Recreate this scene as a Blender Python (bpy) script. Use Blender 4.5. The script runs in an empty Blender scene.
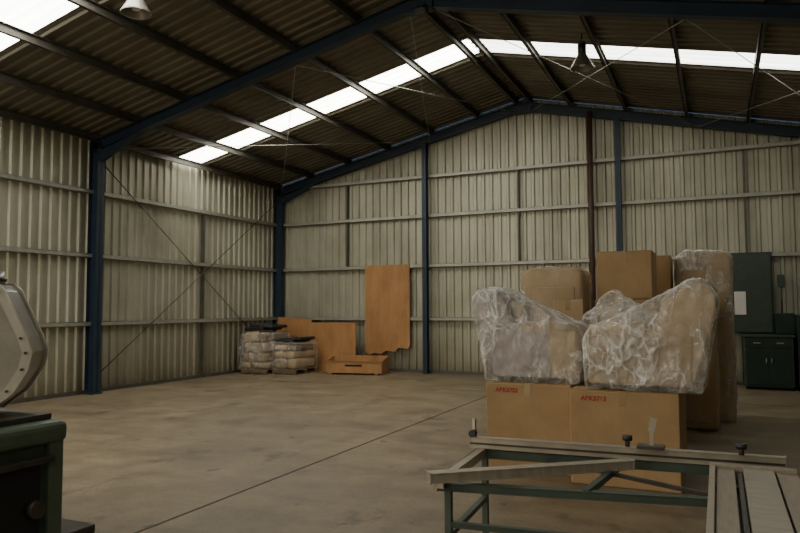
import bpy, bmesh, math, random
from mathutils import Vector, Matrix, noise
random.seed(4)
XL,XR,YB,YF=-10.97,3.0,15.57,-8.4
HE,XRG,HR=4.91,-3.99,6.47
SL=(HR-HE)/(XRG-XL)
FR=[15.4,9.36,3.57,-2.43,-8.2]
def roofz(x): return HR-SL*abs(x-XRG)

# ------------------------------------------------ materials
def newmat(name):
    m=bpy.data.materials.new(name); m.use_nodes=True
    nt=m.node_tree; b=nt.nodes['Principled BSDF']; return m,nt,b
def coords(nt,scale=(1,1,1)):
    tc=nt.nodes.new('ShaderNodeTexCoord'); mp=nt.nodes.new('ShaderNodeMapping')
    mp.inputs['Scale'].default_value=scale
    nt.links.new(tc.outputs['Object'],mp.inputs['Vector']); return mp.outputs['Vector']
def noise_n(nt,vec,scale,detail=5,rough=.6):
    n=nt.nodes.new('ShaderNodeTexNoise'); n.inputs['Scale'].default_value=scale
    n.inputs['Detail'].default_value=detail; n.inputs['Roughness'].default_value=rough
    nt.links.new(vec,n.inputs['Vector']); return n.outputs['Fac']
def ramp(nt,fac,stops):
    r=nt.nodes.new('ShaderNodeValToRGB'); e=r.color_ramp.elements
    while len(e)<len(stops): e.new(.5)
    for i,(p,c) in enumerate(stops):
        e[i].position=p; e[i].color=(*c,1) if len(c)==3 else c
    nt.links.new(fac,r.inputs['Fac']); return r.outputs['Color']
def mth(nt,op,a,b_=None,c=None):
    n=nt.nodes.new('ShaderNodeMath'); n.operation=op
    for i,v in enumerate((a,b_,c)):
        if v is None: continue
        if isinstance(v,(int,float)): n.inputs[i].default_value=v
        else: nt.links.new(v,n.inputs[i])
    return n.outputs[0]
def mix(nt,fac,a,b,mode='MIX'):
    m=nt.nodes.new('ShaderNodeMix'); m.data_type='RGBA'; m.blend_type=mode
    for s,v in ((0,fac),(6,a),(7,b)):
        if isinstance(v,(int,float)): m.inputs[s].default_value=v
        elif isinstance(v,tuple): m.inputs[s].default_value=(*v,1)
        else: nt.links.new(v,m.inputs[s])
    return m.outputs[2]
def bump(nt,b,h,strength=.2,dist=.01):
    n=nt.nodes.new('ShaderNodeBump'); n.inputs['Strength'].default_value=strength; n.inputs['Distance'].default_value=dist
    nt.links.new(h,n.inputs['Height']); nt.links.new(n.outputs['Normal'],b.inputs['Normal'])
def simple(name,c1,c2,scale=6,rough=.6,metal=0,bs=.1,stretch=(1,1,1)):
    m,nt,b=newmat(name); v=coords(nt,stretch); f=noise_n(nt,v,scale)
    nt.links.new(ramp(nt,f,[(.3,c1),(.7,c2)]),b.inputs['Base Color'])
    b.inputs['Roughness'].default_value=rough; b.inputs['Metallic'].default_value=metal
    if bs: bump(nt,b,f,bs)
    return m
def m_concrete():
    m,nt,b=newmat('concrete_floor'); v=coords(nt)
    a=noise_n(nt,v,.35,8,.7); c=noise_n(nt,v,2.2,8,.75); d=noise_n(nt,v,30,4,.6)
    col=ramp(nt,a,[(.32,(.15,.115,.068)),(.5,(.25,.195,.12)),(.68,(.34,.27,.17))])
    col=mix(nt,.6,col,ramp(nt,c,[(.38,(.45,.42,.38)),(.58,(1,1,1))]),'MULTIPLY')
    col=mix(nt,.35,col,ramp(nt,d,[(.35,(.6,.6,.6)),(.6,(1,1,1))]),'MULTIPLY')
    s=noise_n(nt,coords(nt,(1.3,.8,1)),1.1,5,.6)
    col=mix(nt,.6,col,ramp(nt,s,[(.33,(.30,.27,.25)),(.40,(1,1,1))]),'MULTIPLY')
    s2=noise_n(nt,coords(nt,(1,1,1)),4.5,2,.5)
    col=mix(nt,.7,col,ramp(nt,s2,[(.27,(.35,.3,.27)),(.30,(1,1,1))]),'MULTIPLY')
    s3=noise_n(nt,coords(nt,(.3,2.2,1)),1.3,6,.65)     # scuffed tracks
    col=mix(nt,.35,col,ramp(nt,s3,[(.40,(.68,.64,.60)),(.52,(1,1,1))]),'MULTIPLY')
    nt.links.new(col,b.inputs['Base Color'])
    r=ramp(nt,c,[(.3,(.42,.42,.42)),(.7,(.65,.65,.65))]); nt.links.new(r,b.inputs['Roughness'])
    bump(nt,b,c,.15,.01); return m
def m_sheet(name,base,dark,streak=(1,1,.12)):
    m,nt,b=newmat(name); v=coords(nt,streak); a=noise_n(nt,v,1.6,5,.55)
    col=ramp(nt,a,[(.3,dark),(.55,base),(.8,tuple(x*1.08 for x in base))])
    c=noise_n(nt,coords(nt),.8,5,.6)
    col=mix(nt,.55,col,ramp(nt,c,[(.35,(.62,.59,.51)),(.6,(1,1,1))]),'MULTIPLY')
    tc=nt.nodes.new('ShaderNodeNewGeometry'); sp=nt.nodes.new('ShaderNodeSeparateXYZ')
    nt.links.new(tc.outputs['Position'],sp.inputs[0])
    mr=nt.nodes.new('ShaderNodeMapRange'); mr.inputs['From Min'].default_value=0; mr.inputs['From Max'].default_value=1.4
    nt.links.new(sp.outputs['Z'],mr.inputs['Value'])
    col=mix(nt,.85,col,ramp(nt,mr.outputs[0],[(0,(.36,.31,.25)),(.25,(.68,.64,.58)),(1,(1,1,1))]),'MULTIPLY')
    nt.links.new(col,b.inputs['Base Color'])
    b.inputs['Metallic'].default_value=.3; b.inputs['Roughness'].default_value=.45
    return m
def m_card(name,base):
    m,nt,b=newmat(name); v=coords(nt); a=noise_n(nt,v,3,5); w=noise_n(nt,coords(nt,(1,1,.05)),60,2)
    col=ramp(nt,a,[(.3,tuple(x*.78 for x in base)),(.7,base)])
    col=mix(nt,.2,col,ramp(nt,w,[(.4,(.8,.8,.8)),(.6,(1,1,1))]),'MULTIPLY')
    nt.links.new(col,b.inputs['Base Color']); b.inputs['Roughness'].default_value=.75; bump(nt,b,a,.3,.015); return m
def m_ply():
    m,nt,b=newmat('plywood'); v=coords(nt,(1,1,.3)); a=noise_n(nt,v,2.6,6,.65)
    col=ramp(nt,a,[(.3,(.27,.13,.045)),(.5,(.38,.19,.07)),(.75,(.46,.25,.10))])
    nt.links.new(col,b.inputs['Base Color']); b.inputs['Roughness'].default_value=.6; return m
def m_plastic(name,base=.16,rim=.45,crease=.35,tint=(.80,.77,.72),scale=5.0,patch=.10):
    """thin crumpled polythene film: mostly clear, milky at grazing angles, highlights painted along creases as pale opaque lines"""
    m,nt,b=newmat(name); v=coords(nt,(1,1,.6))
    nv=nt.nodes.new('ShaderNodeTexNoise'); nv.inputs['Scale'].default_value=4.0; nv.inputs['Detail'].default_value=3; nt.links.new(v,nv.inputs['Vector'])
    vm=nt.nodes.new('ShaderNodeVectorMath'); vm.operation='MULTIPLY_ADD'; nt.links.new(nv.outputs['Color'],vm.inputs[0]); vm.inputs[1].default_value=(.28,.28,.28); nt.links.new(v,vm.inputs[2])
    def vor(feat,sc):
        q=nt.nodes.new('ShaderNodeTexVoronoi'); q.feature=feat; q.inputs['Scale'].default_value=sc; nt.links.new(vm.outputs[0],q.inputs['Vector']); return q.outputs['Distance']
    e=vor('DISTANCE_TO_EDGE',scale); e2=vor('DISTANCE_TO_EDGE',scale*2.6)
    f=vor('F1',scale); f2=vor('F1',scale*2.6)
    r1=ramp(nt,e,[(0,(1,1,1)),(.05,(.25,.25,.25)),(.12,(0,0,0))]); r2=ramp(nt,e2,[(0,(.7,.7,.7)),(.06,(0,0,0))])
    brk=ramp(nt,noise_n(nt,v,2.6,3,.5),[(.42,(0,0,0)),(.62,(1,1,1))])
    cr=mth(nt,'MULTIPLY',mth(nt,'ADD',r1,r2),brk)  # pale fold lines: highlights painted in through opacity
    lw=nt.nodes.new('ShaderNodeLayerWeight'); lw.inputs['Blend'].default_value=.3
    a=mth(nt,'MULTIPLY_ADD',cr,crease,base); a=mth(nt,'MULTIPLY_ADD',lw.outputs['Facing'],rim,a); a=mth(nt,'MULTIPLY_ADD',brk,patch,a)
    n=nt.nodes.new('ShaderNodeClamp'); nt.links.new(a,n.inputs[0])
    b.inputs['Base Color'].default_value=(*tint,1); b.inputs['Roughness'].default_value=.13
    b.inputs['Specular IOR Level'].default_value=1.0
    nt.links.new(n.outputs[0],b.inputs['Alpha']); bump(nt,b,mth(nt,'MULTIPLY_ADD',f2,.35,f),1.0,.06); return m
def m_skylight(nm,s,c0=(.80,.80,.73)):
    m,nt,b=newmat(nm); a=noise_n(nt,coords(nt,(.3,3,1)),2,4)
    col=ramp(nt,a,[(.3,c0),(.7,(1,.965,.86))])
    nt.links.new(col,b.inputs['Base Color']); nt.links.new(col,b.inputs['Emission Color'])
    b.inputs['Emission Strength'].default_value=s; return m
M=dict(
 concrete=m_concrete(),
 joint=simple('floor_joint_filler',(.045,.036,.026),(.08,.065,.045),8,.9),
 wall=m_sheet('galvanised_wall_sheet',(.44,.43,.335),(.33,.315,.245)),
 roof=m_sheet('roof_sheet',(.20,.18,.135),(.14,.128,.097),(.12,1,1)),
 girt=simple('galvanised_girt',(.31,.31,.27),(.41,.40,.34),5,.45,.4),
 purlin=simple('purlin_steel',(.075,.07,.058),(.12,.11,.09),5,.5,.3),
 blue=simple('blue_painted_steel',(.013,.025,.045),(.02,.037,.062),4,.45),
 rust=simple('red_oxide_steel',(.045,.022,.015),(.08,.038,.025),6,.6),
 sky=m_skylight('translucent_roof_sheet',13.5), sky2=m_skylight('dimmed_translucent_roof_sheet',6.0,(.70,.72,.68)),  # sky2: right-hand skylight glow turned down to keep that side darker
 card=m_card('cardboard',(.44,.285,.135)), card2=m_card('cardboard_pale',(.50,.36,.20)),
 tape=simple('packing_tape',(.33,.21,.10),(.39,.26,.13),4,.25),
 red=simple('red_stencil_ink',(.33,.03,.018),(.4,.04,.025),9,.7),
 ply=m_ply(), plyedge=simple('plywood_edge',(.20,.11,.05),(.30,.17,.08),20,.7),
 fabric=simple('beige_upholstery',(.43,.31,.175),(.54,.41,.25),14,.9),
 fabric2=simple('mauve_upholstery',(.34,.28,.28),(.50,.44,.42),10,.9),
 foam=simple('packing_foam',(.4,.33,.24),(.5,.42,.31),8,.9),
 wrap=m_plastic('plastic_wrap',.15,.55,.55,(.84,.82,.78),5.0,.16), wraptan=m_plastic('stretch_wrap',.05,.35,.34,(.70,.65,.56),6.0),
 green=simple('dark_green_enamel',(.010,.024,.017),(.018,.036,.026),5,.45),
 green2=simple('worn_green_enamel',(.032,.048,.035),(.05,.07,.052),7,.5),
 mgreen=simple('machine_green_paint',(.055,.08,.055),(.085,.115,.08),6,.4),
 black=simple('black_plastic_sheet',(.010,.010,.012),(.022,.022,.024),10,.5),
 dark=simple('dark_recess',(.01,.01,.01),(.015,.015,.014),5,.9,bs=0),
 alu=simple('dull_aluminium',(.34,.30,.235),(.47,.42,.34),6,.35,.5,.03,(1,8,1)),
 alu2=simple('worn_machine_plate',(.26,.215,.16),(.36,.30,.225),8,.4,.35,.03,(6,1,1)),
 steel=simple('dark_steel',(.05,.046,.04),(.10,.09,.078),8,.4,.6),
 galv=simple('galvanised_duct',(.26,.245,.21),(.36,.34,.29),5,.34,.5,.05), galv2=simple('galvanised_rim',(.38,.355,.30),(.48,.45,.385),8,.35,.4,.05),
 white=simple('white_paint',(.65,.63,.57),(.75,.72,.66),5,.5),
 lamp=simple('lamp_shade_metal',(.20,.19,.165),(.28,.265,.23),5,.4,.5),
 wood=simple('pallet_wood',(.13,.085,.05),(.22,.15,.09),9,.8),
 sack=simple('paper_sack',(.25,.185,.11),(.38,.29,.185),5,.8),
)
# ------------------------------------------------ mesh builder
class B:
    def __init__(s): s.bm=bmesh.new(); s.mats=[]
    def mi(s,m):
        if m not in s.mats: s.mats.append(m)
        return s.mats.index(m)
    def _fin(s,faces,m):
        k=s.mi(m)
        for f in faces: f.material_index=k
    def box(s,x0,x1,y0,y1,z0,z1,m,bev=0,rot=None,piv=None):
        t=bmesh.new(); bmesh.ops.create_cube(t,size=1)
        for v in t.verts: v.co=Vector(((x0+x1)/2+v.co.x*(x1-x0),(y0+y1)/2+v.co.y*(y1-y0),(z0+z1)/2+v.co.z*(z1-z0)))
        if bev: bmesh.ops.bevel(t,geom=t.edges[:],offset=bev,segments=3,profile=.5,affect='EDGES')
        if rot is not None:
            p=Vector(piv) if piv else Vector(((x0+x1)/2,(y0+y1)/2,(z0+z1)/2))
            bmesh.ops.rotate(t,verts=t.verts,cent=p,matrix=rot)
        s.merge(t,m)
    def merge(s,t,m):
        me=bpy.data.meshes.new('tmp'); t.to_mesh(me); t.free()
        n=len(s.bm.faces); s.bm.from_mesh(me); bpy.data.meshes.remove(me)
        s.bm.faces.ensure_lookup_table(); s._fin(s.bm.faces[n:],m)
    def cyl(s,p0,p1,r,m,r2=None,seg=16,cap=True):
        p0,p1=Vector(p0),Vector(p1); d=p1-p0; t=bmesh.new()
        bmesh.ops.create_cone(t,cap_ends=cap,segments=seg,radius1=r,radius2=r if r2 is None else r2,depth=d.length)
        q=Vector((0,0,1)).rotation_difference(d.normalized()).to_matrix().to_4x4()
        bmesh.ops.transform(t,verts=t.verts,matrix=Matrix.Translation((p0+p1)/2)@q); 
        for f in t.faces:
            if len(f.verts)==4: f.smooth=True
        s.merge(t,m)
    def beam(s,p0,p1,w,h,m,up=(0,0,1),I=False,t=.012,bev=0):
        p0,p1=Vector(p0),Vector(p1); d=(p1-p0); L=d.length; d.normalize()
        side=d.cross(Vector(up)).normalized(); u=side.cross(d)
        def bx(a0,a1,b0,b1):
            tb=bmesh.new(); bmesh.ops.create_cube(tb,size=1)
            for v in tb.verts:
                c=v.co.copy(); v.co=p0+d*((c.x+.5)*L)+side*(a0+(c.y+.5)*(a1-a0))+u*(b0+(c.z+.5)*(b1-b0))
            if bev: bmesh.ops.bevel(tb,geom=tb.edges[:],offset=bev,segments=2,affect='EDGES')
            bmesh.ops.recalc_face_normals(tb,faces=tb.faces); s.merge(tb,m)
        if I:
            bx(-w/2,w/2,h/2-t,h/2); bx(-w/2,w/2,-h/2,-h/2+t); bx(-t/2,t/2,-h/2,h/2)
        else: bx(-w/2,w/2,-h/2,h/2)
    def prism(s,pts,vec,m,bev=0):
        t=bmesh.new(); vs=[t.verts.new(p) for p in pts]; f=t.faces.new(vs)
        r=bmesh.ops.extrude_face_region(t,geom=[f]); 
        bmesh.ops.translate(t,verts=[g for g in r['geom'] if isinstance(g,bmesh.types.BMVert)],vec=Vector(vec))
        bmesh.ops.recalc_face_normals(t,faces=t.faces)
        if bev: bmesh.ops.bevel(t,geom=t.edges[:],offset=bev,segments=3,profile=.5,affect='EDGES')
        s.merge(t,m)
    def torus(s,c,R,r,m,sq=1.0,seg=32,rs=12,axis=(0,0,1)):
        t=bmesh.new(); rings=[]
        for i in range(seg):
            a=2*math.pi*i/seg; ring=[]
            for j in range(rs):
                b=2*math.pi*j/rs; cx=abs(math.cos(b))**.6*math.copysign(1,math.cos(b)); cz=abs(math.sin(b))**.6*math.copysign(1,math.sin(b))
                ring.append(t.verts.new(((R+r*cx)*math.cos(a),(R+r*cx)*math.sin(a),r*sq*cz)))
            rings.append(ring)
        for i in range(seg):
            for j in range(rs):
                t.faces.new((rings[i][j],rings[(i+1)%seg][j],rings[(i+1)%seg][(j+1)%rs],rings[i][(j+1)%rs])).smooth=True
        q=Vector((0,0,1)).rotation_difference(Vector(axis).normalized()).to_matrix().to_4x4()
        bmesh.ops.transform(t,verts=t.verts,matrix=Matrix.Translation(Vector(c))@q)
        s.merge(t,m)
    def done(s,name,parent=None,origin=None):
        xs=[v.co for v in s.bm.verts]
        if origin is None:
            lo=Vector([min(c[i] for c in xs) for i in range(3)]); hi=Vector([max(c[i] for c in xs) for i in range(3)])
            origin=Vector(((lo.x+hi.x)/2,(lo.y+hi.y)/2,lo.z))
        origin=Vector(origin)
        bmesh.ops.translate(s.bm,verts=s.bm.verts,vec=-origin)
        me=bpy.data.meshes.new(name); s.bm.to_mesh(me); s.bm.free()
        for m in s.mats: me.materials.append(m)
        o=bpy.data.objects.new(name,me); bpy.context.collection.objects.link(o); o.location=origin
        if parent:
            o.parent=parent; o.location=origin-parent.location
        return o

# ------------------------------------------------ room shell
def corr(a,b,P=.20,D=.038):
    out=[]; x=a
    while x<b-1e-6:
        for dx,o in ((0,0),(P*.50,0),(P*.62,D),(P*.88,D)):
            if x+dx<b: out.append((x+dx,o))
        x+=P
    out.append((b,0)); return out
def strip(name,pairs,mat):
    bm=bmesh.new(); prev=None
    for a,b in pairs:
        cur=(bm.verts.new(a),bm.verts.new(b))
        if prev: bm.faces.new((prev[0],cur[0],cur[1],prev[1]))
        prev=cur
    bm.normal_update(); me=bpy.data.meshes.new(name); bm.to_mesh(me); bm.free(); me.materials.append(mat)
    o=bpy.data.objects.new(name,me); bpy.context.collection.objects.link(o); return o
b=B(); b.box(XL-.1,XR+.1,YF-.1,YB+.1,-.15,0,M['concrete'])
floor=b.done('floor',origin=(0,0,0))
b=B(); b.box(-3.835,-3.810,YF,YB-.05,0,.002,M['joint'])
b.box(XL+.1,XR-.1,12.555,12.567,0,.0015,M['joint'])
b.done('trim_1')
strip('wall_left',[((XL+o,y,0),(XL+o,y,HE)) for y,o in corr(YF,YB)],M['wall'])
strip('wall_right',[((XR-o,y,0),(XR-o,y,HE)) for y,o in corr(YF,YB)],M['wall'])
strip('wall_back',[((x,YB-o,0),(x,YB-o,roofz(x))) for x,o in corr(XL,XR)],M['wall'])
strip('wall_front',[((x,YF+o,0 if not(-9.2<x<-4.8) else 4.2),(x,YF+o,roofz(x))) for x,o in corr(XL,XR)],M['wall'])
SKYS=[(11.96,.76),(5.96,.76),(-.04,.76),(-6.04,.76)]
segs=[]; cur=YB
for c,w in SKYS:
    segs.append((c+w/2,cur,0)); segs.append((c-w/2,c+w/2,1)); cur=c-w/2
segs.append((YF,cur,0))
bmr=B(); bms=B()
for y0,y1,k in segs:
    pf=corr(y0,y1,.21,.03)
    for xa,xb in ((XL,XRG),(XRG,XR)):
        lit=k and (xa==XL or y0>10 or y0<3)  # right strips behind the camera are added as unseen fill light
        tgt=bms if lit else bmr
        t=bmesh.new(); prev=None; za,zb=roofz(xa),roofz(xb)
        for y,o in pf:
            c=(t.verts.new((xa,y,za+.03-o)),t.verts.new((xb,y,zb+.03-o)))
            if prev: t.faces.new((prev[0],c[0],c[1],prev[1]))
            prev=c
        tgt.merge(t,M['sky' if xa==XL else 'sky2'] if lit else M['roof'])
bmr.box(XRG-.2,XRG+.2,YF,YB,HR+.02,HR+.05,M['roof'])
bmr.done('ceiling',origin=(0,0,0)); bms.done('window_1',origin=(0,0,0))

# girts
b=B()
GZ=[4.82,3.842,2.613,1.311]; G=.042
def girt_x(xa,xb,y,z,dirn):
    y0,y1=sorted((y,y-dirn*.10))
    b.box(xa,xb,y0,y1,z+G-.008,z+G,M['girt']); b.box(xa,xb,y0,y1,z-G,z-G+.008,M['girt'])
    f=y-dirn*.10; b.box(xa,xb,min(f,f+dirn*.008),max(f,f+dirn*.008),z-G,z+G,M['girt'])
def girt_y(ya,yb,x,z,dirn):
    x0,x1=sorted((x,x+dirn*.10))
    b.box(x0,x1,ya,yb,z+G-.008,z+G,M['girt']); b.box(x0,x1,ya,yb,z-G,z-G+.008,M['girt'])
    f=x+dirn*.10; b.box(min(f,f-dirn*.008),max(f,f-dirn*.008),ya,yb,z-G,z+G,M['girt'])
for z in GZ:
    girt_x(XL+.15,XR-.15,YB-.04,z,1)
    if z<4.5:
        girt_y(YF+.1,YB-.15,XL+.04,z,1); girt_y(YF+.1,YB-.15,XR-.04,z,-1)
for x in (-8.7,-4.15,.55):
    b.box(x-.02,x+.02,YB-.13,YB-.04,2.66,3.79,M['purlin'])
    b.box(x-.02,x+.02,YB-.13,YB-.04,3.89,4.77,M['purlin'])
for y in (12.5,6.5):
    for za,zb in ((.05,1.26),(1.36,2.56),(2.66,3.79)):
        b.box(XL+.04,XL+.13,y-.02,y+.02,za,zb,M['purlin'])
b.box(XL+.15,XR-.15,YB-.10,YB-.04,0,.07,M['purlin'])
b.box(XL+.04,XL+.10,YF+.1,YB-.15,0,.07,M['purlin'])
b.done('trim_2',origin=(0,0,0))
# portal frames, gable posts and bracing: the steel structure
b=B()
for i,y in enumerate(FR):
    for x,s in ((XL+.20,1),(XR-.20,-1)):
        b.beam((x,y,0),(x,y,HE-.12),.16,.24,M['blue'],up=(1,0,0),I=True,t=.014)
        b.box(x-.14,x+.14,y-.12,y+.12,0,.02,M['blue'])
    for sx in (-1,1):
        xe=XL+.1 if sx<0 else XR-.1
        off=-.125-.10
        b.beam((xe,y,roofz(xe)+off),(XRG,y,HR+off),.14,.20,M['blue'],I=True,t=.014)
        x1=xe-sx*1.3
        za,zb=roofz(xe)+off-.10,roofz(x1)+off-.10
        b.prism([(xe-sx*.2,y-.06,za),(x1,y-.06,zb),(xe-sx*.2,y-.06,za-.20)],(0,.12,0),M['blue'])
    b.box(XRG-.22,XRG+.22,y-.07,y+.07,HR-.39,HR-.24,M['blue'])
for x in (-6.43,-1.89):
    b.beam((x,YB-.26,0),(x,YB-.26,roofz(x)-.30),.11,.16,M['blue'],up=(0,1,0),I=True,t=.012)
b.cyl((XL+.16,9.5,4.45),(XL+.16,15.3,.25),.010,M['steel'],seg=8)
b.cyl((XL+.19,9.5,.35),(XL+.19,15.3,4.45),.010,M['steel'],seg=8)
for xa,xb in ((XL+.3,-6.3),(-6.3,XRG-.2),(XRG+.2,-.3),(-.3,XR-.3)):
    za,zb=roofz(xa)-.30,roofz(xb)-.30
    b.cyl((xa,9.45,za),(xb,15.35,zb),.007,M['girt'],seg=8)
    b.cyl((xa,15.35,za-.03),(xb,9.45,zb-.03),.007,M['girt'],seg=8)
b.cyl((-2.47,YB-.30,0),(-2.47,YB-.30,5.90),.06,M['rust']); b.box(-2.58,-2.36,YB-.41,YB-.19,0,.02,M['rust'])
b.done('steel_building_structure',origin=(0,0,0))
# purlins
b=B()
for dx in (.16,1.1,2.28,3.48,4.62,5.76,6.8):
    for s in (-1,1):
        x=XRG+s*dx; z=roofz(x)
        b.box(x-.008,x+.008,YF+.05,YB-.05,z-.14,z,M['purlin'])
        b.box(x-.008,x+.055,YF+.05,YB-.05,z-.14,z-.13,M['purlin'])
        b.box(x-.008,x+.055,YF+.05,YB-.05,z-.012,z-.004,M['purlin'])
b.done('roof_purlins',origin=(0,0,0))

# ------------------------------------------------ lamps
def lampo(x,y,z,r,rz):
    b=B(); b.cyl((x,y,z-.02),(x,y,z+.2),r,M['lamp'],r2=r*.35,seg=28,cap=False)
    b.cyl((x,y,z-.035),(x,y,z-.02),r*1.02,M['lamp'],seg=28,cap=False)
    b.cyl((x,y,z+.2),(x,y,z+.36),r*.36,M['steel'],seg=20); b.cyl((x,y,z+.02),(x,y,z+.16),.05,M['white'],r2=.035,seg=14)
    b.cyl((x,y,z+.36),(x,y,max(rz,z+.37)),.012,M['steel'],seg=8); b.cyl((x,y,z+.36),(x,y,z+.40),.06,M['steel'])
    return b.done('high_bay_lamp')
lampo(-1.87,11.0,5.44,.19,roofz(-1.87)-.01); lampo(-6.72,6.4,5.44,.19,roofz(-6.72)-.01)
b=B(); b.box(-3.95,-3.78,9.06,9.20,5.92,6.02,M['steel'],.01); b.box(-3.93,-3.80,9.045,9.06,5.935,6.005,M['steel']); b.cyl((-3.87,9.14,6.02),(-3.87,9.25,6.14),.015,M['steel']); b.done('floodlight')

# ------------------------------------------------ cartons
def carton(x,y,z,w,d,h,mat='card',txt=None,rot=0):
    b=B()
    b.box(x,x+w,y,y+d,z,z+h,M[mat],.012)
    b.box(x+.004,x+w/2-.004,y+.004,y+d-.004,z+h,z+h+.005,M[mat]); b.box(x+w/2+.004,x+w-.004,y+.004,y+d-.004,z+h,z+h+.005,M[mat])
    b.box(x+w/2-.03,x+w/2+.03,y+.003,y+d-.003,z+h+.005,z+h+.007,M['tape'])
    b.box(x+w/2-.03,x+w/2+.03,y-.0015,y+.002,z+h-.13,z+h+.006,M['tape'])
    o=b.done('cardboard_carton')
    if rot: o.rotation_euler[2]=rot
    if txt:
        c=bpy.data.curves.new('stencil_text','FONT'); c.body=txt[0]; c.size=txt[1]; c.extrude=.0008; c.offset=.002
        to=bpy.data.objects.new('stencil_marking',c); bpy.context.collection.objects.link(to); c.materials.append(M['red'])
        to.parent=o; to.location=(-w/2+.10,-d/2-.002,h-txt[1]*1.5); to.rotation_euler=(math.pi/2,0,0)
    return o
carton(-2.13,6.61,0,.84,.80,.85,txt=('ABK5752',.058))
carton(-1.26,6.38,0,.93,.80,.84,txt=('ABK5763',.058))
carton(-1.25,7.24,0,.90,.82,.84); carton(-2.14,7.46,0,.82,.80,.84)
carton(-2.35,8.75,0,.82,.75,.85,'card2')
carton(-1.42,8.9,0,.72,.8,.85); carton(-1.42,8.9,.858,.72,.8,.82); carton(-1.39,8.92,1.686,.66,.7,.60)
carton(-1.35,10.3,0,.74,.6,1.1); carton(-1.32,10.3,1.108,.72,.6,1.2)
carton(-1.82,8.30,.0,.36,.42,1.68,'card2')
# ------------------------------------------------ plastic wrap helpers
def crinkle(o,disp,tex,vox,inflate=0,smooth=0):
    m=o.modifiers.new('r','REMESH'); m.mode='VOXEL'; m.voxel_size=vox; m.use_smooth_shade=True
    if smooth:
        s_=o.modifiers.new('s','SMOOTH'); s_.factor=.5; s_.iterations=smooth
    if inflate:
        d=o.modifiers.new('i','DISPLACE'); d.strength=inflate; d.mid_level=0
    for k,(sz,st) in enumerate(((tex,disp),(tex*.3,disp*.5))):
        t=bpy.data.textures.new('crinkle%d'%k,'CLOUDS'); t.noise_scale=sz; t.noise_depth=2
        d=o.modifiers.new('d%d'%k,'DISPLACE'); d.texture=t; d.strength=st; d.mid_level=.5; d.texture_coords='GLOBAL'
def hullmesh(bm,pts,off=0):
    t=bmesh.new()
    for p in pts: t.verts.new(p)
    r=bmesh.ops.convex_hull(t,input=t.verts)
    junk=[g for g in r['geom_interior'] if isinstance(g,bmesh.types.BMVert)]
    if junk: bmesh.ops.delete(t,geom=junk,context='VERTS')
    c=sum((v.co for v in t.verts),Vector())/len(t.verts)
    for v in t.verts: v.co+= (v.co-c).normalized()*off
    me=bpy.data.meshes.new('t'); t.to_mesh(me); t.free(); bm.from_mesh(me); bpy.data.meshes.remove(me)
def wrapmesh(pts,off,parent,mat='wrap',disp=.05,vox=.03,tex=.35,name='plastic_wrap'):
    bm=bmesh.new(); hullmesh(bm,pts,off)
    me=bpy.data.meshes.new(name); bm.to_mesh(me); bm.free(); me.materials.append(M[mat])
    o=bpy.data.objects.new(name,me); bpy.context.collection.objects.link(o); o.parent=parent; o.location=-parent.location
    crinkle(o,disp,tex,vox); return o
# ------------------------------------------------ wrapped armchairs
def armchair(x,y,z,face,fab='fabric2',sx=1.0,sz=1.0):
    b=B(); W=.84
    def P(px,pz,yy): return (x+face*px*sx,y+yy,z+pz*sz)
    def bx(a,c,y0,y1,z0,z1,m,bev): b.box(*sorted((x+face*a*sx,x+face*c*sx)),y+y0,y+y1,z+z0*sz,z+z1*sz,M[m],bev)
    arm=[(.10,.05),(.95,.05),(.96,.46),(.93,.54),(.86,.575),(.70,.58),(.45,.60),(.22,.68),(.08,.68)]
    for ya in (0,W-.19):
        b.prism([P(a,c,ya) for a,c in arm],(0,.19,0),M[fab],.035)
        bx(.93,1.0,ya-.005,ya+.195,.06,.56,'fabric',.025)
        bx(.72,.985,ya-.012,ya+.03,.06,.57,'fabric',.012)
        b.cyl(P(.40,.55,ya+.095),P(.985,.53,ya+.095),.095,M['fabric'],seg=20)
    back=[(.10,.05),(.36,.05),(.31,.55),(.25,.84),(.20,.95),(.12,1.01),(.02,1.02),(-.06,.98),(-.10,.90),(-.10,.78),(-.04,.55),(.0,.40)]
    b.prism([P(a,c,.02) for a,c in back],(0,W-.04,0),M[fab],.02)
    b.prism([P(a,c,.20) for a,c in [(.30,.44),(.42,.44),(.37,.85),(.29,.92),(.22,.88)]],(0,W-.40,0),M['fabric'],.04)
    bx(.25,.94,.18,W-.18,.08,.28,fab,.02); bx(.30,.97,.195,W-.195,.28,.43,'fabric',.05)
    for px in (.16,.88):
        for yy in (.06,W-.06): b.cyl(P(px,0,yy),P(px,.06,yy),.025,M['wood'],r2=.03)
    for f in b.bm.faces: f.smooth=True
    # film: follows back and arms, sags across the seat
    fb=bmesh.new(); 
    for yy0,yy1 in ((-.02,W+.02),):
        hullmesh(fb,[P(a,c,yy) for a,c in [(-.10,.80),(-.10,.92),(-.05,1.0),(.04,1.04),(.14,1.02),(.22,.95),(.34,.60),(.36,.02),(.03,.02),(.0,.40)] for yy in (yy0,yy1)])
        hullmesh(fb,[P(a,c,yy) for a,c in [(.2,.02),(1.01,.02),(1.02,.5),(.97,.60),(.85,.64),(.25,.70)] for yy in (yy0,yy1)])
        hullmesh(fb,[P(a,c,yy) for a,c in [(.15,1.0),(.2,.5),(.85,.5),(.80,.655),(.55,.74),(.36,.84)] for yy in (yy0+.04,yy1-.04)])
    o=b.done('wrapped_armchair')
    me=bpy.data.meshes.new('plastic_wrap'); fb.to_mesh(me); fb.free(); me.materials.append(M['wrap'])
    w_=bpy.data.objects.new('plastic_wrap',me); bpy.context.collection.objects.link(w_); w_.parent=o; w_.location=-o.location
    crinkle(w_,.045,.25,.022,inflate=.022,smooth=4)
    return o
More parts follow.
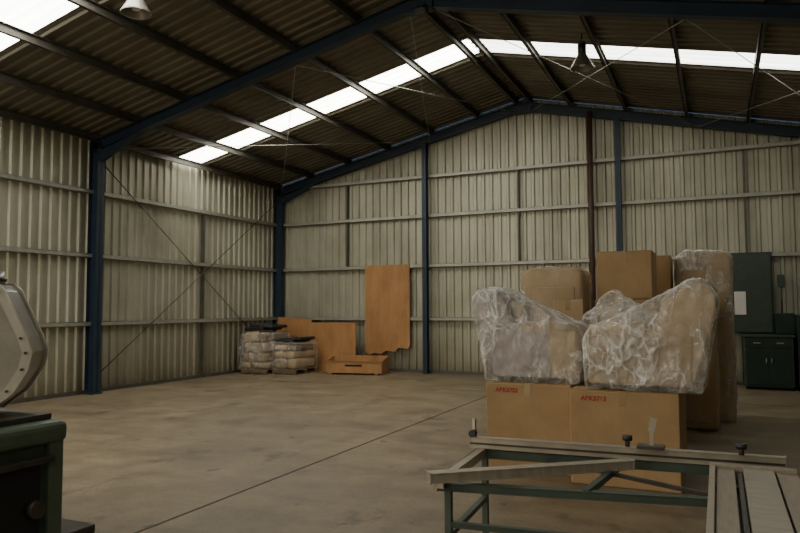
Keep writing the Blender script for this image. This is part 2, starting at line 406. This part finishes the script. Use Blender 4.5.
armchair(-2.16,6.66,.858,1,sx=.93,sz=.89); armchair(-.12,6.42,.848,-1,'fabric',sx=.98,sz=.93)
# loose plastic bundle between
b=B()
b.box(-1.30,-.75,7.75,8.35,.85,1.60,M['foam'],.12)
for f in b.bm.faces: f.smooth=True
o=b.done('wrapped_cushion_bundle'); wrapmesh([(x,y,z) for x in (-1.35,-.7) for y in (7.7,8.4) for z in (.86,1.5)]+[(-1.05,8.1,1.78)],.02,o,disp=.10)
def tall(name,x0,x1,y0,y1,z0,z1,mat,wm='wraptan',sh=.06,disp=.05):
    b=B(); 
    pr=[(x0,z0),(x1,z0),(x1,z1-sh),(x1-sh,z1-.01),(x0+sh*2,z1),(x0,z1-sh)]
    b.prism([(a,y0,c) for a,c in pr],(0,y1-y0,0),M[mat],.05)
    b.box(x0+.10,x1-.10,y0-.02,y0+.02,z0+.1,z1-.25,M[mat],.015)
    for f in b.bm.faces: f.smooth=True
    o=b.done(name); wrapmesh([(a,yy,c+(.01 if c==z0 else 0)) for a,c in pr for yy in (y0-.015,y1)],.025,o,mat=wm,disp=disp,vox=.035); return o
tall('wrapped_upright_chair',-2.33,-1.55,8.80,9.40,.857,2.10,'card2')
tall('wrapped_upright_sofa',-.55,.18,10.5,11.3,0,2.36,'card2','wrap',.08,.06)
tall('wrapped_furniture_crate',-.68,-.03,9.72,10.3,0,1.75,'card','wraptan')

# ------------------------------------------------ plywood, crate, pallet stack
b=B(); b.box(-10.6,-8.24,15.08,15.10,0,1.22,M['ply'])
b.prism([(-10.6,15.11,0),(-9.55,15.11,0),(-9.55,15.11,1.30),(-10.6,15.11,1.36)],(0,.02,0),M['ply'])
b.done('plywood_sheet')
b=B(); edge=[(-8.13,.47),(-8.0,.42),(-7.85,.46),(-7.7,.43),(-7.55,.52),(-7.3,.50),(-7.2,.60),(-6.95,.58),(-6.9,.66)]
b.prism([(x,15.40,z) for x,z in edge]+[(-6.9,15.40,2.66),(-8.13,15.40,2.66)],(0,.02,0),M['ply'])
b.done('plywood_sheet')
b=B(); L,Dp,Hh=1.42,.62,.42
b.box(0,L,0,.02,.06,Hh-.1,M['ply']); b.box(0,L,Dp-.02,Dp,.0,Hh,M['ply']); b.box(0,L,0,Dp,.04,.06,M['ply'])
for xx in (0,L-.02): b.prism([(xx,0,.02),(xx,Dp,.02),(xx,Dp,Hh),(xx,0,Hh-.1)],(.02,0,0),M['ply'])
b.box(L*.35,L*.65,-.004,.002,.20,.24,M['dark'])
for xx in (.1,L-.18): b.box(xx,xx+.08,0,Dp,0,.04,M['wood'])
b.box(-.01,L+.01,-.012,.0,Hh-.13,Hh-.09,M['plyedge'])
o=b.done('open_plywood_crate',origin=(0,0,0)); o.location=(-8.62,14.25,0); o.rotation_euler[2]=.2
b=B()
def pallet(x,y,z,w,d):
    for k in range(3): b.box(x,x+w,y+k*(d-.09)/2,y+k*(d-.09)/2+.09,z+.02,z+.10,M['wood'])
    for k in range(6):
        xx=x+k*(w-.1)/5; b.box(xx,xx+.1,y,y+d,z+.10,z+.12,M['wood']); 
    for k in range(3): b.box(x+k*(w-.1)/2,x+k*(w-.1)/2+.1,y,y+d,z,z+.02,M['wood'])
def lump(x0,x1,y0,y1,z0,z1,m):
    b.box(x0,x1,y0,y1,z0,z1,M[m],min(.07,(z1-z0)*.4),rot=Matrix.Rotation(random.uniform(-.08,.08),3,'Y')@Matrix.Rotation(random.uniform(-.12,.12),3,'Z'))
PS=((-10.65,13.65,.74,1.02),(-9.87,13.85,.66,.80))
for (x,y,w_,ht) in PS:
    pallet(x,y,0,w_,1.0); z=.13
    while z<ht-.1:
        h=random.uniform(.13,.26); h=min(h,ht-z); s=random.uniform(.35,.65)*w_
        lump(x+.02,x+s,y+.03,y+.95,z,z+h-.01,random.choice(['sack','card2','sack']))
        lump(x+s,x+w_-.02,y+.03,y+.95,z,z+h-.01,random.choice(['sack','card2','wood'])); z+=h
    lump(x+.0,x+w_*.8,y+.1,y+.9,z+.02,z+.12,'black'); lump(x+.12,x+w_+.02,y+.15,y+.9,z+.10,z+.17,'black')
for f in b.bm.faces: f.smooth=len(f.verts)!=4 or f.calc_area()<.01
o=b.done('wrapped_pallet_stack')
for (x,y,w_,ht) in PS:
    wrapmesh([(xx,yy,zz) for xx in (x-.02,x+w_+.02) for yy in (y-.03,y+1.0) for zz in (.10,ht-.05)]+[(x+w_/2,y-.14,.35),(x+w_+.07,y+.2,.3)],.02,o,mat='wraptan',disp=.10,vox=.035)

# ------------------------------------------------ green cabinets at back right
b=B()
b.box(.42,1.25,14.75,15.35,.06,1.0,M['green2'],.008); b.box(.44,1.23,14.80,15.33,0,.06,M['dark'])
b.box(.39,1.28,14.72,15.38,1.0,1.04,M['green2'],.005)
for x0,x1 in ((.45,.83),(.845,1.22)):
    b.box(x0,x1,14.735,14.752,.10,.78,M['green'],.004); b.box(x0,x1,14.735,14.752,.80,.97,M['green'],.004)
    b.box((x0+x1)/2-.06,(x0+x1)/2+.06,14.72,14.736,.88,.90,M['alu'])
b.cyl((.79,14.72,.5),(.79,14.72,.6),.008,M['alu']); b.cyl((.88,14.72,.5),(.88,14.72,.6),.008,M['alu'])
b.done('green_metal_cupboard')
b=B(); b.box(.14,.98,15.30,15.42,1.05,2.66,M['green'],.01)
b.box(.17,.95,15.285,15.30,1.08,2.63,M['green2'],.004)
b.done('green_wall_panel')
b=B(); b.box(.29,.50,15.26,15.284,1.42,1.88,M['white'],.006); b.box(.34,.45,15.25,15.26,1.6,1.75,M['white'],.003); b.done('switch_plate')
b=B(); b.box(1.32,2.3,14.7,15.38,.05,1.42,M['green'],.02); b.box(1.36,2.26,14.75,15.36,0,.05,M['dark'])
b.box(1.36,2.26,14.685,14.70,.1,1.0,M['green2'],.005); b.box(1.40,1.6,14.67,14.69,1.1,1.3,M['steel'],.005)
b.box(.99,1.32,15.1,15.38,1.05,1.45,M['green'],.01)
b.cyl((1.12,15.25,1.45),(1.12,15.25,2.1),.015,M['steel']); b.box(1.06,1.18,15.2,15.3,1.95,2.2,M['green2'],.01)
b.box(1.7,2.1,14.85,15.2,1.42,1.5,M['steel'],.01)
b.done('green_machine_cabinet')

# ------------------------------------------------ foreground sliding table
b=B(); Z=.845
A_=Vector((-1.285,3.70,Z)); B_=Vector((.27,3.82,Z-.005))
b.beam(A_,B_,.045,.06,M['alu'],bev=.004)
b.beam(A_+Vector((0,.024,.02)),B_+Vector((0,.024,.02)),.004,.02,M['steel'])
b.beam(A_+Vector((0,-.024,-.004)),B_+Vector((0,-.024,-.004)),.004,.010,M['steel'])
b.beam((-1.20,2.87,Z-.005),(-.42,3.62,Z-.03),.055,.045,M['alu'],bev=.004)
b.beam((-1.20,2.99,Z-.07),(-.02,3.22,Z-.07),.04,.035,M['green2'],bev=.003)
b.beam((-1.18,2.95,Z-.05),(-1.22,3.72,Z-.05),.045,.04,M['alu'],bev=.003)
b.beam((-1.22,3.70,Z-.06),(.0,3.80,Z-.06),.04,.045,M['green2'],bev=.003)
b.beam((-.85,3.68,Z-.06),(-.05,3.28,Z-.06),.018,.018,M['steel'])
b.beam((-.55,3.10,Z-.06),(-.48,3.74,Z-.06),.03,.03,M['green2'])
for p in ((-1.16,3.02),(-1.2,3.69),(-.02,3.25),(.24,3.60),(.24,1.4),(-.02,1.4)):
    b.beam((p[0],p[1],.03),(p[0],p[1],Z-.08),.03,.03,M['green2'],up=(0,1,0))
    b.cyl((p[0],p[1],0),(p[0],p[1],.03),.04,M['steel'])
b.beam((-1.16,3.02,.60),(-.02,3.25,.56),.03,.025,M['green2']); b.beam((-1.16,3.02,.55),(-1.2,3.69,.55),.03,.025,M['green2'])
b.beam((-1.2,3.69,.25),(.24,3.60,.25),.03,.03,M['green2'])
for x0,x1,m,dz in ((-.06,-.035,'alu',0),(-.03,.045,'alu2',-.012),(.055,.075,'steel',-.02),(.08,.205,'alu',-.004),(.215,.30,'alu2',-.012)):
    b.box(x0,x1,1.2,3.60,Z-.03+dz,Z+.012+dz,M[m],.003)
b.box(-.06,.30,3.56,3.62,Z-.10,Z+.015,M['alu2'],.004); b.box(-.05,.29,1.25,3.55,Z-.12,Z-.05,M['green2'])
for yy in (1.8,2.6,3.3): b.box(-.04,.28,yy,yy+.05,Z-.05,Z-.02,M['steel'])
b.box(-1.275,-1.255,3.69,3.715,Z+.03,Z+.13,M['alu'],.004); b.cyl((-1.265,3.66,Z+.05),(-1.265,3.70,Z+.05),.02,M['black'])
b.beam((-.33,3.75,Z+.02),(-.33,3.75,Z+.13),.012,.02,M['alu'],up=(1,0,0)); b.beam((-.33,3.75,Z+.12),(-.318,3.75,Z+.18),.010,.025,M['alu'],up=(1,0,0),bev=.004)
for x in (-.45,.08): b.cyl((x,3.76,Z+.03),(x,3.76,Z+.065),.012,M['steel']); b.cyl((x,3.76,Z+.06),(x,3.76,Z+.085),.025,M['black'])
b.box(-.40,-.27,3.71,3.80,Z+.03,Z+.045,M['steel'],.003)
b.done('sliding_saw_table',origin=(0,0,0))

# ------------------------------------------------ machine on the left
b=B()
x0,x1,y0,y1=-5.2,-3.60,2.1,2.97
b.box(x0,x1,y0,y1,.80,.93,M['mgreen'],.04)
for xx in (x0+.02,x1-.12):
    for yy in (y0+.02,y1-.12): b.box(xx,xx+.10,yy,yy+.10,.05,.82,M['mgreen'],.01)
b.box(x0+.06,x1-.05,y0+.06,y1-.04,.12,.80,M['green2'],.01)
b.box(x1-.055,x1-.035,y0+.16,y1-.16,.16,.70,M['dark'],.005)
b.box(x0,x1,y0,y1,0,.10,M['mgreen'],.02); b.box(x1-.02,x1+.02,y1-.5,y1-.1,.70,.74,M['steel'],.01)
b.cyl((x1-.04,2.75,.45),(x1+.03,2.75,.45),.05,M['steel']); b.box(-5.0,-4.10,y1,3.62,0,.06,M['steel'],.01)
b.box(-4.6,-3.72,2.3,2.94,.93,.965,M['steel'],.006)
b.done('green_woodworking_machine')
b=B()
pr=[(-.20,1.75),(-.16,1.71),(-.03,1.43),(.0,1.34),(-.02,1.24),(-.10,1.11),(-.24,1.00),(-.95,1.00),(-.95,1.75)]
ang=math.radians(36); R=Vector((math.cos(ang),math.sin(ang),0)); Dv=Vector((-math.sin(ang),math.cos(ang),0))
o0=Vector((-3.70,2.76,0))
def PP(s,z,d): 
    v=o0+R*s+Dv*d; return (v.x,v.y,z)
b.prism([PP(s,z,.02) for s,z in pr],Dv*.30,M['galv'],.006)
c=Vector((-.55,1.38))
def inset(k): return [(c.x+(s-c.x)*k,c.y+(z-c.y)*k) for s,z in pr]
o_=inset(1.03); i_=inset(.93)
for d0 in (-.0,.30):
    for k in range(len(pr)):
        k2=(k+1)%len(pr)
        b.prism([PP(*o_[k],d0),PP(*o_[k2],d0),PP(*i_[k2],d0),PP(*i_[k],d0)],Dv*.025,M['galv2'])
for k in range(7):
    s,z=inset(.965)[k]; b.cyl(PP(s,z,-.012),PP(s,z,.0),.008,M['steel'],seg=8)
b.cyl(PP(-.36,1.72,.17),PP(-.36,1.83,.17),.15,M['galv'],seg=32); b.torus(PP(-.36,1.78,.17),.152,.012,M['steel'])
b.done('dust_extraction_hood')

# ------------------------------------------------ world / lights
w=bpy.data.worlds.new('World'); bpy.context.scene.world=w; w.use_nodes=True
bg=w.node_tree.nodes['Background']; sk=w.node_tree.nodes.new('ShaderNodeTexSky'); sk.sky_type='HOSEK_WILKIE'
w.node_tree.links.new(sk.outputs[0],bg.inputs[0]); bg.inputs[1].default_value=.5
l=bpy.data.lights.new('doorway_daylight','AREA'); l.shape='RECTANGLE'; l.size=4.2; l.size_y=4.0; l.energy=320; l.color=(1,.88,.68)
lo=bpy.data.objects.new('doorway_daylight',l); bpy.context.collection.objects.link(lo); lo.location=(-7,YF+.15,2.1); lo.rotation_euler=(math.radians(90),0,0)

# ------------------------------------------------ camera
yaw,pi_,ro=map(math.radians,(24.92,3.41,-.275))
F=Vector((-math.sin(yaw)*math.cos(pi_),math.cos(yaw)*math.cos(pi_),math.sin(pi_)))
R=Vector((math.cos(yaw),math.sin(yaw),0)); U=R.cross(F)
R2=R*math.cos(ro)+U*math.sin(ro); U2=R2.cross(F)
cam=bpy.data.cameras.new('camera'); co=bpy.data.objects.new('camera',cam); bpy.context.collection.objects.link(co)
mt=Matrix((R2,U2,-F)).transposed().to_4x4(); mt.translation=Vector((0,0,1.6)); co.matrix_world=mt
cam.sensor_width=36; cam.lens=36*684/800; cam.clip_end=200
bpy.context.scene.camera=co
